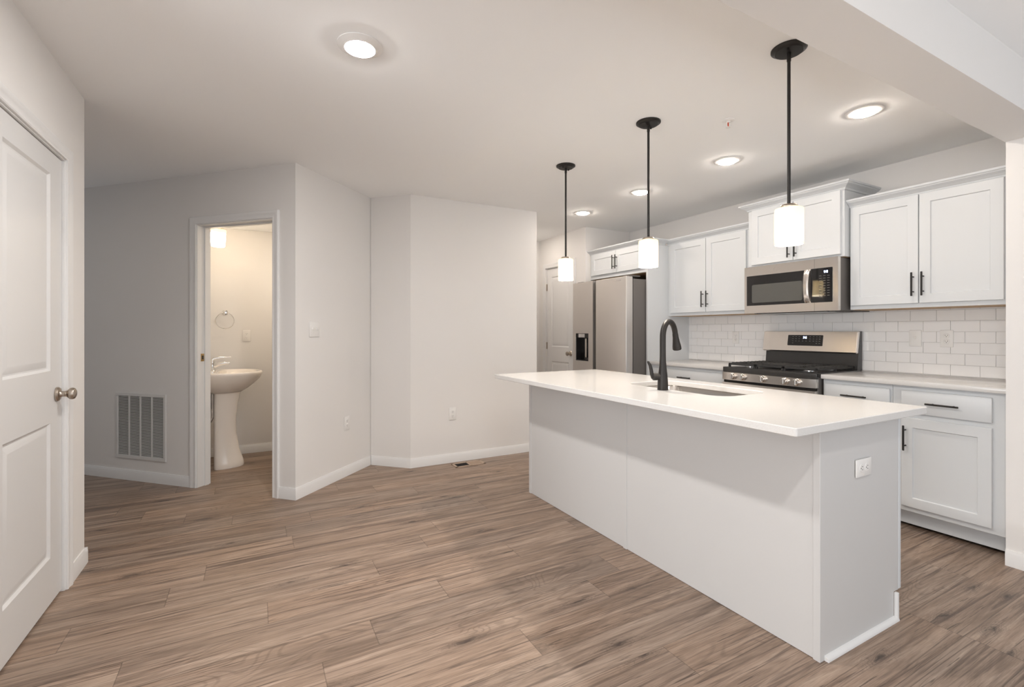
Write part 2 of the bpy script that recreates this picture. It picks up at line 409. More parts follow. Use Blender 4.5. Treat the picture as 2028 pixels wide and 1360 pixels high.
# rest of the living room, behind the camera
wall('wall_right', (5.1, .785), -90, 0, 3.4)
wall('wall_left_side', (-4.4, -2.6), 90, 0, 4.5, [(.55, 3.85, .25, 2.2)])
wall('wall_rear', (5.2, -2.5), 180, 0, 9.7, [(.9, 5.3, .05, 2.15)])
def window(name, origin, rz, x0, x1, z0, z1, mull):
    bm = new(); f = .05
    for a, b, c, d in ((x0, x1, z0, z0 + f), (x0, x1, z1 - f, z1), (x0, x0 + f, z0, z1), (x1 - f, x1, z0, z1)): box(bm, a, b, .03, .09, c, d)
    for k in range(1, mull): xm = x0 + (x1 - x0) * k / mull; box(bm, xm - .03, xm + .03, .03, .09, z0 + f, z1 - f)
    o = struct(name, bm, 'frame', (*origin, 0), rz)
    part('pane', box(new(), x0 + f, x1 - f, .058, .062, z0 + f, z1 - f), 'pane', o)
window('window_1', (5.2, -2.5), 180, .9, 5.3, .05, 2.15, 4)
window('window_2', (-4.4, -2.6), 90, .55, 3.85, .25, 2.2, 3)
# hall door
d2 = panel_door('door_2', (3.435, 5.345), -90, .60, 2.04, [(.105, .495, 1.02, 1.93), (.105, .495, .21, .83)], m='trim')
door_knob(d2, .54, .945)
for z in (.23, 1.03, 1.80):
    bm = new(); lathe(bm, [(0, z - .045), (.006, z - .045), (.006, z + .045), (0, z + .045)], (-.004, -.007, 0), 'z', 12); box(bm, -.02, .012, -.002, .001, z - .044, z + .044); part('hinge', bm, 'nickel', d2)
casing('trim_6', (3.42, 5.345), -90, -.006, .606, 2.05)
jamb('trim_7', (3.42, 5.345), -90, -.003, .603, 2.043, depth=.1, stop=.055)
# brass strike plate on the left jamb of the bathroom doorway
t = thing('strike_plate', 'small brass strike plate on the bathroom door jamb', 'strike plate', (*A, 0), -45)
bm = new(); box(bm, -.9245, -.9225, .030, .058, .985, 1.045); part('plate', bm, 'brass', t); part('latch_hole', box(new(), -.9226, -.9218, .038, .052, 1.0, 1.03), 'slot', t)

# tiled backsplash, one mesh: grout bed and glazed tiles
def backsplash():
    bm = new(); box(bm, 4.092, 4.10, .955, 3.565, .915, 1.42)
    for f in bm.faces: f.material_index = 1
    px, pz = .1475, .0735; z = .9255
    for r in range(7):
        ph = 1.171 + (px / 2 if r % 2 == 0 else 0)
        k0 = math.floor((.955 - ph) / px)
        for k in range(k0, k0 + 20):
            a, b = max(ph + k * px + .0008, .957), min(ph + (k + 1) * px - .0008, 3.564)
            if b - a > .008: box(bm, 4.0865, 4.0945, a, b, z + r * pz + .0008, min(z + (r + 1) * pz - .0008, 1.42), .0008, 1)
    return struct('wall_backsplash', bm, ['tile', 'grout'])
backsplash()

# ------------------------------------------------------------------ cabinets
CB = -90                                  # kitchen run: local x runs towards the camera (-y), local y into the wall (+x)
def shaker(x0, x1, z0, z1, fr=.057, th=.019, rec=.0085):
    """shaker door with its face at y=-th"""
    bm = new(); y = -th
    def ring(x0, x1, z0, z1, yy): return [bm.verts.new(p) for p in ((x0, yy, z0), (x1, yy, z0), (x1, yy, z1), (x0, yy, z1))]
    c = .002
    L = [ring(x0, x1, z0, z1, 0), ring(x0, x1, z0, z1, y + c), ring(x0 + c, x1 - c, z0 + c, z1 - c, y), ring(x0 + fr, x1 - fr, z0 + fr, z1 - fr, y), ring(x0 + fr + .004, x1 - fr - .004, z0 + fr + .004, z1 - fr - .004, y + rec)]
    for U, V in zip(L, L[1:]):
        for q in range(4): bm.faces.new((U[q], U[(q + 1) % 4], V[(q + 1) % 4], V[q]))
    bm.faces.new(L[0][::-1]); bm.faces.new(L[-1]); return bm
def slab_front(x0, x1, z0, z1, th=.019):
    return box(new(), x0, x1, -th, 0, z0, z1, .004, 2)
def pull(parent, x, z, length=.153, vertical=True, th=.019, r=.0055):
    bm = new(); y = -th - .031; hl = length / 2; s = .048
    d = Vector((0, 0, 1)) if vertical else Vector((1, 0, 0)); c = Vector((x, y, z))
    sweep(bm, [c - d * hl, c - d * (hl - .0015), c + d * (hl - .0015), c + d * hl], [r - .0015, r, r, r - .0015], 14)
    for k in (-s, s):
        p = c + d * k; sweep(bm, [p, p + Vector((0, .031, 0))], .0042, 10)
    return part('handle', bm, 'blk', parent)
CR = [(0, 0), (-.006, 0), (-.010, .006), (-.012, .012), (-.018, .016), (-.028, .024), (-.040, .030), (-.046, .034), (-.050, .040), (-.056, .042), (-.058, .054), (0, .054)]
def crown(x0, x1, z, left, right, depth):
    """crown along the front (y<=0) and returns down the sides asked for"""
    bm = new(); prof = [(p, q + z) for p, q in CR]
    prism(bm, prof, 'x', x0, x1, 1 if left else 0, -1 if right else 0)
    for on, xe, s in ((left, x0, 1), (right, x1, -1)):
        if on:
            Aa = [bm.verts.new((xe + s * p, p, q)) for p, q in prof]; Bb = [bm.verts.new((xe + s * p, depth, q)) for p, q in prof]
            for k in range(len(prof)):
                j = (k + 1) % len(prof); bm.faces.new((Aa[k], Aa[j], Bb[j], Bb[k]))
            bm.faces.new(Aa[::-1]); bm.faces.new(Bb)
    return bm
def carcass(w, depth, z0, z1, fr=.02):
    bm = new(); box(bm, 0, w, 0, depth, z0, z1, .0015, 1); return bm
# wall cabinets --------------------------------------------------------
XU = 3.785
def wall_cabinet(label, y_left, w, xface, z0, z1, doors, hz, zd0, zd1, cr, depth, extra=None):
    t = thing('upper_cabinet', label, 'cabinet', (xface, y_left, 0), CB, 'white upper cabinets')
    part('body', carcass(w, depth, z0, z1), 'cab', t)
    for i, (a, b) in enumerate(doors):
        d = part('door', shaker(a, b, zd0, zd1), 'cab', t)
        pull(d, b - .024 if i == 0 else a + .024, hz)
    part('crown_molding', crown(*cr), 'cab', t, angle=12)
    part('underside', box(new(), .012, w - .012, .020, depth - .004, z0 - .003, z0 + .003), 'ply', t, smooth=False)
    return t
DP = 4.086 - XU
wall_cabinet('white double-door upper cabinet between fridge panel and microwave', 3.563, 3.563 - 2.612, XU, 1.377, 2.112, [(3.563 - 3.525, 3.563 - 3.0895), (3.563 - 3.0845, 3.563 - 2.668)], 1.527, 1.406, 2.106, (0, 3.563 - 2.612, 2.106, False, False, DP), DP)
XM = 3.712
wall_cabinet('taller white upper cabinet standing proud above the microwave', 2.603, .75, XM, 1.760, 2.238, [(2.603 - 2.565, 2.603 - 2.2155), (2.603 - 2.2105, 2.603 - 1.872)], 1.875, 1.777, 2.236, (0, .75, 2.236, True, True, 4.10 - XM), 4.10 - XM)
wall_cabinet('wide white upper cabinet beside the wall stub', 1.851, 1.851 - .957, XU, 1.377, 2.112, [(1.851 - 1.842, 1.851 - 1.4455), (1.851 - 1.4405, 1.851 - 1.046)], 1.527, 1.405, 2.106, (0, 1.851 - .957, 2.106, False, False, DP), DP)
# fridge surround: over-fridge cabinet with its tall side panel
XF = 3.495
t = thing('fridge_cabinet', 'white cabinet over the fridge with full-height side panel', 'cabinet', (XF, 4.488, 0), CB, 'white upper cabinets')
fw = 4.488 - 3.585
part('body', carcass(fw, 4.098 - XF, 1.823, 2.112), 'cab', t)
for i, (a, b) in enumerate(((4.488 - 4.458, 4.488 - 4.032), (4.488 - 4.027, 4.488 - 3.605))):
    d = part('door', shaker(a, b, 1.865, 2.106), 'cab', t); pull(d, b - .022 if i == 0 else a + .022, 1.980)
part('side_panel', box(new(), fw + .0005, fw + .0215, -.002, 4.098 - XF, 0, 2.112, .001, 1), 'cab', t)
part('crown_molding', crown(0, fw + .0215, 2.106, False, True, XU - XF - .058), 'cab', t)
part('underside', box(new(), .01, fw - .005, .02, 4.09 - XF, 1.820, 1.826), 'ply', t, smooth=False)
# base cabinets --------------------------------------------------------
XB = 3.541
def base_cabinet(label, y_left, w, x0, x1, depth=.555, handle_left=True, two=False):
    t = thing('base_cabinet', label, 'cabinet', (XB, y_left, 0), CB, 'white base cabinets')
    part('body', carcass(w, depth, .116, .888), 'cab', t)
    part('toe_kick', box(new(), 0, w, .074, .09, .018, .117), 'cab', t, smooth=False)
    dr = part('drawer', slab_front(x0, x1, .722, .860), 'cab', t); pull(dr, (x0 + x1) / 2, .791, vertical=False)
    sp = [(x0, x1)] if not two else [(x0, (x0 + x1) / 2 - .002), ((x0 + x1) / 2 + .002, x1)]
    for i, (a, b) in enumerate(sp):
        d = part('door', shaker(a, b, .149, .693), 'cab', t)
        pull(d, (a + .024) if (handle_left and not two) or i == 1 else (b - .024), .570)
    return t
base_cabinet('white base cabinet with drawer and door beside the wall stub', 1.488, 1.488 - .957, 1.488 - 1.438, 1.488 - 1.026)
base_cabinet('white base cabinet with drawer directly right of the range', 1.9035, 1.9035 - 1.4895, .016, 1.9035 - 1.493 - .006)
base_cabinet('white base cabinet between the fridge panel and the range', 3.563, 3.563 - 2.672, .03, 3.563 - 2.672 - .016, two=True)
def slab(x0, x1, y0, y1, z0, z1, bev=.003): return box(new(), x0, x1, y0, y1, z0, z1, bev, 2)
def solo(name, bm, m, label, cat, loc=(0, 0, 0), rz=0, group=None, **k):
    o = finish(name, bm, m, **k); o.location = loc; o.rotation_euler = (0, 0, R(rz)); o['label'] = label; o['category'] = cat
    if group: o['group'] = group
    return o
solo('countertop', slab(3.508, 4.086, .957, 1.905, .889, .919), 'quartz', 'white quartz worktop right of the range, ending at wall stub', 'countertop', group='kitchen worktops')
solo('countertop', slab(3.508, 4.086, 2.670, 3.563, .889, .919), 'quartz', 'white quartz worktop between fridge panel and range', 'countertop', group='kitchen worktops')

# ------------------------------------------------------------------ island
IY0, IY1, IX = .998, 3.108, 1.837        # near end, far end, seating-side face
t = thing('kitchen_island', 'white panelled kitchen island base on the plank floor', 'island', (IX, IY1, 0), CB)
L = IY1 - IY0; ID = 2.424 - IX; TK = .548
bm = new()
prism(bm, [(.0065, .0), (TK, .0), (TK, .120), (ID, .120), (ID, .640), (.0065, .640)], 'x', .006, L - .006)
for c in ((.006, L - .006, .0065, .05), (.006, L - .006, ID - .012, ID), (.006, .03, .05, ID - .012), (L - .03, L - .006, .05, ID - .012)): box(bm, *c, .640, .872)
part('body', bm, 'isl', t, smooth=False)
mid = IY1 - 2.049
for a, b in ((.020, mid - .012), (mid + .012, L - .020)): part('back_panel', box(new(), a, b, .002, .0066, .002, .8715), 'isl', t, smooth=False)
for a, b in ((0, .026), (mid - .014, mid + .014), (L - .026, L)):
    bm = new(); box(bm, a, b, -.003, .006 if 0 < a < 1.5 else .026, .0, .8718, .0012, 1); part('corner_strip', bm, 'isl', t)
for xa, xb in ((L - .006, L - .001), (.001, .006)):
    bm = new(); prism(bm, [(.012, .0), (TK, .0), (TK, .120), (ID - .002, .120), (ID - .002, .8715), (.012, .8715)], 'x', xa, xb); part('end_panel', bm, 'isl', t, smooth=False)
bm = new(); q = [(0, 0)] + [(.016 * math.cos(a), .018 * math.sin(a)) for a in [PI / 2 * k / 6 for k in range(7)]]
prism(bm, [(L - .001 + p, z) for p, z in q], 'y', .026, TK + .014); part('quarter_round', bm, 'trim', t)
bm = new(); box(bm, L - .001, L + .013, TK, TK + .014, .0, .1185, .002, 1); part('toe_strip', bm, 'trim', t)
part('face_frame', box(new(), 0, L, ID + .0005, ID + .019, .122, .8715, .001, 1), 'cab', t)
n = 4
for k in range(n):
    a = .02 + k * (L - .04) / n; b = a + (L - .04) / n - .006
    bm = shaker(a, b, .15, .85)
    for v in bm.verts: v.co.y = ID + .0195 - v.co.y * .8
    d = part('door', bm, 'cab', t)
    bm = new(); x = b - .03 if k % 2 == 0 else a + .03
    sweep(bm, [(x, ID + .07, .62), (x, ID + .07, .77)], .0055, 12)
    for z in (.645, .745): sweep(bm, [(x, ID + .038, z), (x, ID + .07, z)], .0042, 10)
    part('handle', bm, 'blk', d)
# countertop with undermount cut-out
OX0, OX1, OY0, OY1 = 2.005, 2.385, 1.545, 2.245
def slab_with_hole(outer, inner, z0, z1, c=.003):
    bm = new()
    from mathutils import Vector as V
    def inset(loop, d):                      # towards the loop's inside (counter-clockwise input)
        n = len(loop); out = []
        for i in range(n):
            p0, p1, p2 = V(loop[i - 1]), V(loop[i]), V(loop[(i + 1) % n]); e1 = (p1 - p0).normalized(); e2 = (p2 - p1).normalized()
            nn = (V((-e1.y, e1.x)) + V((-e2.y, e2.x))).normalized(); out.append(tuple(p1 + nn * d))
        return out
    def lay(loop, z): return [bm.verts.new((x, y, z)) for x, y in loop]
    def skin(U, Vv):
        for k in range(len(U)):
            j = (k + 1) % len(U); bm.faces.new((U[k], U[j], Vv[j], Vv[k]))
    o = [lay(inset(outer, c), z0), lay(outer, z0 + c), lay(outer, z1 - c), lay(inset(outer, c), z1)]
    i = [lay(inset(inner, -c), z0), lay(inner, z0 + c), lay(inner, z1 - c), lay(inset(inner, -c), z1)]
    for Q in (o, i):
        for U, Vv in zip(Q, Q[1:]): skin(U, Vv)
    for k in (0, -1): skin(o[k], i[k])
    return bm
bm = slab_with_hole(rrect(1.573, 2.518, .932, 3.174, .012, 10), rrect(OX0, OX1, OY0, OY1, .095, 10), .8725, .903)
solo('island_countertop', bm, 'quartz', 'speckled white quartz island top with undermount sink cut-out', 'countertop', angle=25)
# undermount sink: lofted rounded basin
t = thing('kitchen_sink', 'stainless undermount sink set in the island top', 'sink', (2.195, 1.895, .872))
bm = new(); loops = []
for gx, r, z in ((.022, .11, -.0005), (.006, .10, -.0005), (.004, .098, -.004), (-.002, .095, -.10), (-.006, .092, -.17), (-.020, .08, -.195), (-.05, .06, -.205), (-.12, .04, -.208)):
    loops.append([bm.verts.new((x - 2.195, y - 1.895, z)) for x, y in rrect(OX0 - gx, OX1 + gx, OY0 - gx, OY1 + gx, r, 8)])
for U, Vv in zip(loops, loops[1:]):
    for k in range(len(U)): j = (k + 1) % len(U); bm.faces.new((U[k], U[j], Vv[j], Vv[k]))
bm.faces.new(loops[-1]); o = part('basin', bm, 'basin', t, angle=50)
bm = new(); lathe(bm, [(0, -.2065), (.020, -.2065), (.030, -.204), (.042, -.2035), (.044, -.207), (.040, -.2075)], (0, 0, 0), 'z', 28); part('drain', bm, 'chrome', t)
# pull-down faucet
t = thing('kitchen_faucet', 'matt black pull-down faucet standing behind the island sink', 'faucet', (1.962, 1.888, .903))
sd = Vector((math.cos(R(14)), math.sin(R(14)), 0)); 
bm = new(); path = []; rad = []
for z, r in ((0, .0285), (.004, .0290), (.05, .0270), (.09, .0235), (.13, .0190), (.17, .0165), (.22, .0160), (.27, .0160)): path.append(Vector((0, 0, z))); rad.append(r)
rc = .068
for k in range(1, 17):
    a = PI * k / 16 * .93; path.append(sd * (rc - rc * math.cos(a)) + Vector((0, 0, .285 + rc * 1.30 * math.sin(a)))); rad.append(.0160 - .0012 * k / 16)
sweep(bm, path, rad, 24); part('spout', bm, 'blk', t)
e = path[-1]; dd = (path[-1] - path[-2]).normalized()
bm = new(); sweep(bm, [e + dd * s for s in (-.004, .0, .02, .045, .070, .088, .092)], [.0150, .0158, .0165, .0195, .0235, .0245, .0215], 24); hd = part('spray_head', bm, 'blk', t)
bm = new(); c = e + dd * .030 + sd * .019; sweep(bm, [c, c + sd * .004 - Vector((0, 0, .0)), c + dd * .001 + sd * .006], [.008, .0075, .005], 12); part('spray_button', bm, 'blk', hd)
hdv = Vector((-math.cos(R(28.5)), math.sin(R(28.5)), 0))
bm = new(); sweep(bm, [hdv * s + Vector((0, 0, .072)) for s in (.012, .034, .035, .052, .056)], [.019, .019, .0205, .0205, .017], 20); hb = part('valve_barrel', bm, 'blk', t)
bm = new(); lp = [(.047, .060), (.054, .066), (.060, .085), (.064, .110), (.070, .135), (.080, .152), (.084, .156)]
sweep(bm, [hdv * s + Vector((0, 0, z)) for s, z in lp], [.006, .010, .0105, .0095, .0085, .0065, .003], 14); part('lever', bm, 'blk', t)

# ------------------------------------------------------------------ 7-segment digits
def seg7(bm, ch, x, z, w, h, y, t):
    if ch == ':':
        for k in (.3, .7): box(bm, x + w * .3, x + w * .3 + t, y - .0003, y, z + h * k - t / 2, z + h * k + t / 2)
        return
    S7 = {'0': 'abcdef', '9': 'abcdfg'}[ch]
    seg = {'a': (0, w, h - t, h), 'g': (0, w, h / 2 - t / 2, h / 2 + t / 2), 'd': (0, w, 0, t), 'f': (0, t, h / 2, h), 'b': (w - t, w, h / 2, h), 'e': (0, t, 0, h / 2), 'c': (w - t, w, 0, h / 2)}
    for s in S7: a, b, c, d = seg[s]; box(bm, x + a, x + b, y - .0003, y, z + c, z + d)
def clock(parent, x, z, h, y, rot=None):
    bm = new(); w = h * .55
    seg7(bm, '9', x, z, w, h, y, h * .16); seg7(bm, ':', x + w * 1.2, z, w * .6, h, y, h * .14); seg7(bm, '0', x + w * 1.9, z, w, h, y, h * .16)
    if rot: bmesh.ops.transform(bm, matrix=rot, verts=bm.verts)
    return part('clock_digits', bm, 'led', parent, smooth=False)

# ------------------------------------------------------------------ microwave
XW = 3.650
t = thing('microwave_oven', 'stainless over-the-range microwave below the taller upper cabinet', 'microwave', (XW, 2.597, 0), CB)
w, z0, z1 = .733, 1.371, 1.756
part('body', box(new(), .003, w - .003, .034, 4.084 - XW, z0 + .004, z1 - .004, .002, 1), 'side', t)
def pane_frame(x0, x1, z0, z1, hx0, hx1, hz0, hz1, y0, y1):
    bm = new(); box(bm, x0, hx0, y0, y1, z0, z1); box(bm, hx1, x1, y0, y1, z0, z1); box(bm, hx0, hx1, y0, y1, z0, hz0); box(bm, hx0, hx1, y0, y1, hz1, z1); return bm
d = part('door', pane_frame(0, .570, z0, z1, .021, .520, 1.434, 1.681, 0, .033), 'steel', t, smooth=False)
wp = part('window', box(new(), .0212, .5198, .0015, .02, 1.4342, 1.6808), 'glassblk', d, smooth=False)
bm = new(); prism(bm, rrect(.067, .481, 1.457, 1.606, .012, 5), 'y', 0, .001)
bmesh.ops.transform(bm, matrix=Matrix.Translation((0, .0008, 0)), verts=bm.verts); part('window_mesh', bm, 'mesh', d, smooth=False)
bm = new(); pts = []
for k in range(13):
    f = k / 12; pts.append((.523 + .0 * f, -.012 - .026 * math.sin(PI * f) ** .6, 1.436 + f * .246))
vs = []
for x, y, z in pts:
    vs.append([bm.verts.new(p) for p in ((x - .019, y + .004, z), (x - .010, y - .003, z), (x + .010, y - .003, z), (x + .019, y + .004, z), (x + .017, y + .012, z), (x - .017, y + .012, z))])
for U, Vv in zip(vs, vs[1:]):
    for k in range(6): j = (k + 1) % 6; bm.faces.new((U[k], U[j], Vv[j], Vv[k]))
bm.faces.new(vs[0][::-1]); bm.faces.new(vs[-1])
for z in (1.446, 1.672): box(bm, .513, .533, -.012, .002, z - .008, z + .008)
part('handle', bm, 'steel', d)
bm = new(); lathe(bm, [(.0150, -.0006), (.0165, -.0006), (.0165, .001)], (.272, 0, 1.717), 'y', 28); lathe(bm, [(0, -.0003), (.0135, -.0003), (.0135, .001)], (.272, 0, 1.717), 'y', 28); part('round_badge', bm, 'steel', d)
cp = part('control_panel', pane_frame(.5715, w, z0, z1, .5720, .697, 1.434, 1.685, 0, .033), 'steel', t, smooth=False)
bm = new(); prism(bm, rrect(.545, .697, 1.434, 1.685, .008, 5), 'y', 0, .006); bmesh.ops.transform(bm, matrix=Matrix.Translation((0, -.003, 0)), verts=bm.verts)
gp = part('control_glass', bm, 'glassblk', cp, smooth=False)
clock(cp, .640, 1.648, .016, -.0032)
bm = new()
for k in range(9):
    for i in range(3):
        if k > 2 or True: box(bm, .606 + i * .028, .606 + i * .028 + .016, -.0034, -.003, 1.626 - k * .018, 1.6285 - k * .018)
part('touch_marks', bm, 'icon', cp, smooth=False)
bm = new(); box(bm, .09, w - .09, .03, .25, z0 - .006, z0 + .003); part('grease_filter', bm, 'glassblk', t, smooth=False)
bm = new(); box(bm, .05, .16, .06, .30, z0 - .005, z0 + .0035); box(bm, w - .17, w - .05, .06, .30, z0 - .005, z0 + .0035); box(bm, .0, w, .30, 4.08 - XW, z0 - .003, z0 + .004); part('vent_plate', bm, 'side', t, smooth=False)

# ------------------------------------------------------------------ range
XR = 3.462
t = thing('gas_range', 'freestanding stainless gas range below the microwave', 'range', (XR, 2.666, 0), CB)
w = .756
part('body', box(new(), .003, w - .003, .03, .612, .02, .897, .002, 1), 'side', t)
bm = new(); box(bm, 0, w, .012, .60, .897, .926, .003, 2); box(bm, .0, w, .002, .03, .884, .926, .004, 2)
bm2 = bm; part('cooktop', bm, 'enamel', t)
# control panel with a bowed face
bm = new(); prof = []
N = 24; front = [(w * k / N, -.022 + .020 * (abs(2 * k / N - 1) ** 8)) for k in range(N + 1)]
prism(bm, front + [(w, .03), (0, .03)], 'z', .822, .884); cp = part('control_panel', bm, 'steel', t)
for yk in (2.55, 2.463, 2.291, 2.118, 2.029):
    x = 2.666 - yk - .0; bm = new(); lathe(bm, [(0, -.050), (.0195, -.050), (.0225, -.047), (.0235, -.034), (.0265, -.031), (.0265, -.0215), (0, -.0215)], (x, 0, .855), 'y', 28)
    box(bm, x - .0045, x + .0045, -.058, -.049, .835, .875, .0015, 1); k = part('knob', bm, 'steel', t)
# oven door, drawer
od = part('oven_door', pane_frame(.004, w - .004, .20, .800, .10, w - .10, .36, .68, -.010, .029), 'steel', t, smooth=False)
part('window', box(new(), .1002, w - .1002, -.006, .02, .3602, .6798), 'glassblk', od, smooth=False)
bm = new(); sweep(bm, [(.05, -.055, .765), (w - .05, -.055, .765)], .011, 16)
for x in (.075, w - .075): sweep(bm, [(x, -.055, .765), (x, -.008, .765)], .009, 12)
part('handle', bm, 'steel', od)
part('drawer', box(new(), .004, w - .004, -.008, .029, .03, .192, .003, 1), 'steel', t)
part('vent_gap', box(new(), .01, w - .01, .004, .0285, .801, .8215), 'void', t, smooth=False)
# burners
for bx, by, r in ((.14, .17, .045), (.14, .45, .036), (.378, .30, .050), (.616, .17, .050), (.616, .45, .036)):
    bm = new(); lathe(bm, [(r, .9262), (r, .9315), (r * .8, .9345), (r * .8, .9385)], (bx, by, 0), 'z', 28); bb = part('burner', bm, 'chrome', t)
    bm = new(); lathe(bm, [(0, .9455), (r * .70, .9455), (r * .76, .943), (r * .76, .9385), (0, .9385)], (bx, by, 0), 'z', 28); part('burner_cap', bm, 'iron', bb)
# grates
def grate(x0, x1, bars):
    bm = new(); za, zb = .941, .957; y0, y1 = .045, .545
    for a, b, c, d in ((x0, x1, y0, y0 + .012), (x0, x1, y1 - .012, y1), (x0, x0 + .012, y0, y1), (x1 - .012, x1, y0, y1)): box(bm, a, b, c, d, za, zb, .002, 1)
    for x in (x0, x1 - .014):
        for y in (y0, (y0 + y1) / 2 - .007, y1 - .014): box(bm, x, x + .014, y, y + .014, .9262, .944)
    if bars:
        m = (x0 + x1) / 2
        box(bm, x0, x1, (y0 + y1) / 2 - .006, (y0 + y1) / 2 + .006, za, zb, .002, 1)
        for k in range(9):
            y = y0 + .045 + k * .051
            box(bm, x0, x0 + (x1 - x0) * .40, y - .005, y + .005, zb - .008, zb + .006, .002, 1); box(bm, x1 - (x1 - x0) * .40, x1, y - .005, y + .005, zb - .008, zb + .006, .002, 1)
    return bm
for a, b in ((.022, .262), (.494, .734)): part('grate', grate(a, b, True), 'iron', t)
bm = grate(.266, .490, False); box(bm, .272, .484, .12, .50, .951, .961, .003, 2); part('griddle', bm, 'iron', t)
# backguard: raked black riser and stainless console
bm = new(); prism(bm, [(.545, .9250), (.612, .9250), (.612, 1.222), (.585, 1.222), (.560, 1.06)], 'x', .020, w - .001); part('backguard', bm, 'enamel', t, smooth=False)
bm = new(); pr = [(.530, 1.060), (.540, 1.052), (.560, 1.052), (.588, 1.220), (.575, 1.224), (.556, 1.218)]
prism(bm, pr, 'x', .002, w - .002); bmesh.ops.bevel(bm, geom=[e for e in bm.edges if abs((e.verts[0].co - e.verts[1].co).x) < 1e-5], offset=.004, segments=2, affect='EDGES')
cs = part('console', bm, 'steel', t)
sl = math.atan2(.026, .158); rot = Matrix.Translation((0, .530, 1.060)) @ Matrix.Rotation(-sl, 4, 'X') @ Matrix.Translation((0, -.530, -1.060))
bm = new(); prism(bm, rrect(.224, .507, 1.103, 1.192, .006, 4), 'y', .5275, .531); bmesh.ops.transform(bm, matrix=rot, verts=bm.verts); part('display_panel', bm, 'glassblk', cs, smooth=False)
clock(cs, .352, 1.163, .017, .5274, rot)
bm = new()
for k in range(4):
    for x in (.262, .288, .314, .344, .372, .402, .430, .455, .478):
        if (k == 0 and .33 < x < .40) or (k == 3 and .28 < x < .44): continue
        box(bm, x, x + .011, .5270, .5276, 1.176 - k * .018, 1.1795 - k * .018)
bmesh.ops.transform(bm, matrix=rot, verts=bm.verts); part('touch_marks', bm, 'icon', cs, smooth=False)

# ------------------------------------------------------------------ refrigerator
XFR = 3.235
t = thing('refrigerator', 'side-by-side stainless refrigerator with water dispenser', 'refrigerator', (XFR, 4.483, 0), CB)
w = .890
part('body', box(new(), .004, w - .004, .098, .815, .03, 1.748, .004, 2), 'side', t)
def fridge_door(x0, x1, hole=None):
    z0, z1 = .06, 1.768
    if not hole: return box(new(), x0, x1, 0, .086, z0, z1, .004, 3)
    return pane_frame(x0, x1, z0, z1, *hole, 0, .086)
ld = part('freezer_door', fridge_door(0, .363, (.053, .286, .890, 1.197)), 'steel_v', t, smooth=False)
rd = part('fridge_door', fridge_door(.413, w), 'steel_v', t)
part('handle_recess', box(new(), .363, .413, .048, .094, .06, 1.760), 'void', t, smooth=False)
bm = new(); box(bm, .0535, .2855, .060, .080, .8905, 1.1965); box(bm, .0535, .064, .004, .06, .8905, 1.1965); box(bm, .275, .2855, .004, .06, .8905, 1.1965); box(bm, .0535, .2855, .002, .06, .8905, .900); box(bm, .0535, .2855, .004, .06, 1.150, 1.1965)
dr = part('dispenser', bm, 'glassblk', ld, smooth=False)
part('nozzle', box(new(), .100, .215, .002, .045, 1.150, 1.192, .004, 2), 'chrome', ld)
part('paddle', box(new(), .170, .200, .040, .052, .925, 1.145, .004, 2), 'steel', ld)
bm = new(); box(bm, .62, .80, .06, .20, 1.7485, 1.772, .006, 2); box(bm, .80, w - .004, .05, .19, 1.7685, 1.782, .004, 2); part('hinge_cover', bm, 'side', t)
bm = new(); box(bm, .02, .12, .05, .19, 1.7685, 1.782, .004, 2); part('hinge_cover', bm, 'side', t)
def lettering(name, s, size, x, y, z, m, parent):
    c = bpy.data.curves.new(name, 'FONT'); c.body = s; c.size = size; c.extrude = .0004; tmp = bpy.data.objects.new(name, c); COL.objects.link(tmp)
    bpy.context.view_layer.update(); me = bpy.data.meshes.new_from_object(tmp.evaluated_get(bpy.context.evaluated_depsgraph_get())); bpy.data.objects.remove(tmp)
    me.transform(Matrix.Translation((x, y, z)) @ Matrix.Rotation(PI / 2, 4, 'X')); me.materials.clear(); me.materials.append(M[m])
    o = bpy.data.objects.new(name, me); COL.objects.link(o); o.parent = parent; return o
lettering('lettering', 'SAMSUNG', .020, .725, -.0004, 1.728, 'chrome', rd)

# ------------------------------------------------------------------ outlets and switches (local: plate face towards -y)
def outlet(label, loc, rz, group='electrical outlets', sideways=False):
    t = thing('outlet', label, 'outlet', loc, rz, group)
    a, b = (.0575, .035) if sideways else (.035, .0575)
    part('plate', box(new(), -a, a, -.006, -.0005, -b, b, .003, 2), 'plate', t)
    for s in (-1, 1):
        bm = new(); lathe(bm, [(0, -.0075), (.0150, -.0075), (.0165, -.006), (.0165, -.004)], ((s * .0195, 0, 0) if sideways else (0, 0, s * .0195)), 'y', 24); rc = part('receptacle', bm, 'plate', t)
        bm = new(); cx, cz = ((s * .0195, 0) if sideways else (0, s * .0195))
        for k in (-.0062, .0062):
            if sideways: box(bm, cx - .001, cx + .006, -.0080, -.0070, k - .001, k + .001)
            else: box(bm, k - .001, k + .001, -.0080, -.0070, cz - .001, cz + .006)
        lathe(bm, [(0, -.0080), (.0023, -.0080), (.0023, -.007)], (cx - .007 if sideways else cx, 0, cz if sideways else cz - .007), 'y', 10); part('slots', bm, 'slot', rc, smooth=False)
    return t
def on45(s, z, side): return (A[0] + DG * s, A[1] + DG * s, z) if side > 0 else (A[0] - DG * s, A[1] + DG * s, z)
outlet('white outlet low on the angled wall below the light switch', on45(.601, .444, 1), 45)
outlet('white outlet low on the wall above the floor register', (1.630, 4.165, .452), 0)
outlet('white outlet on the bathroom wall beside the towel ring', (-.063, 5.455, 1.177), 0)
outlet('white outlet in the tiles between fridge panel and range', (4.0865, 2.998, 1.160), CB)
outlet('white outlet in the tiles nearest the wall stub', (4.0865, 1.411, 1.173), CB)
outlet('white outlet mounted sideways on the island end panel', (2.130, .997, .683), 0, sideways=True)
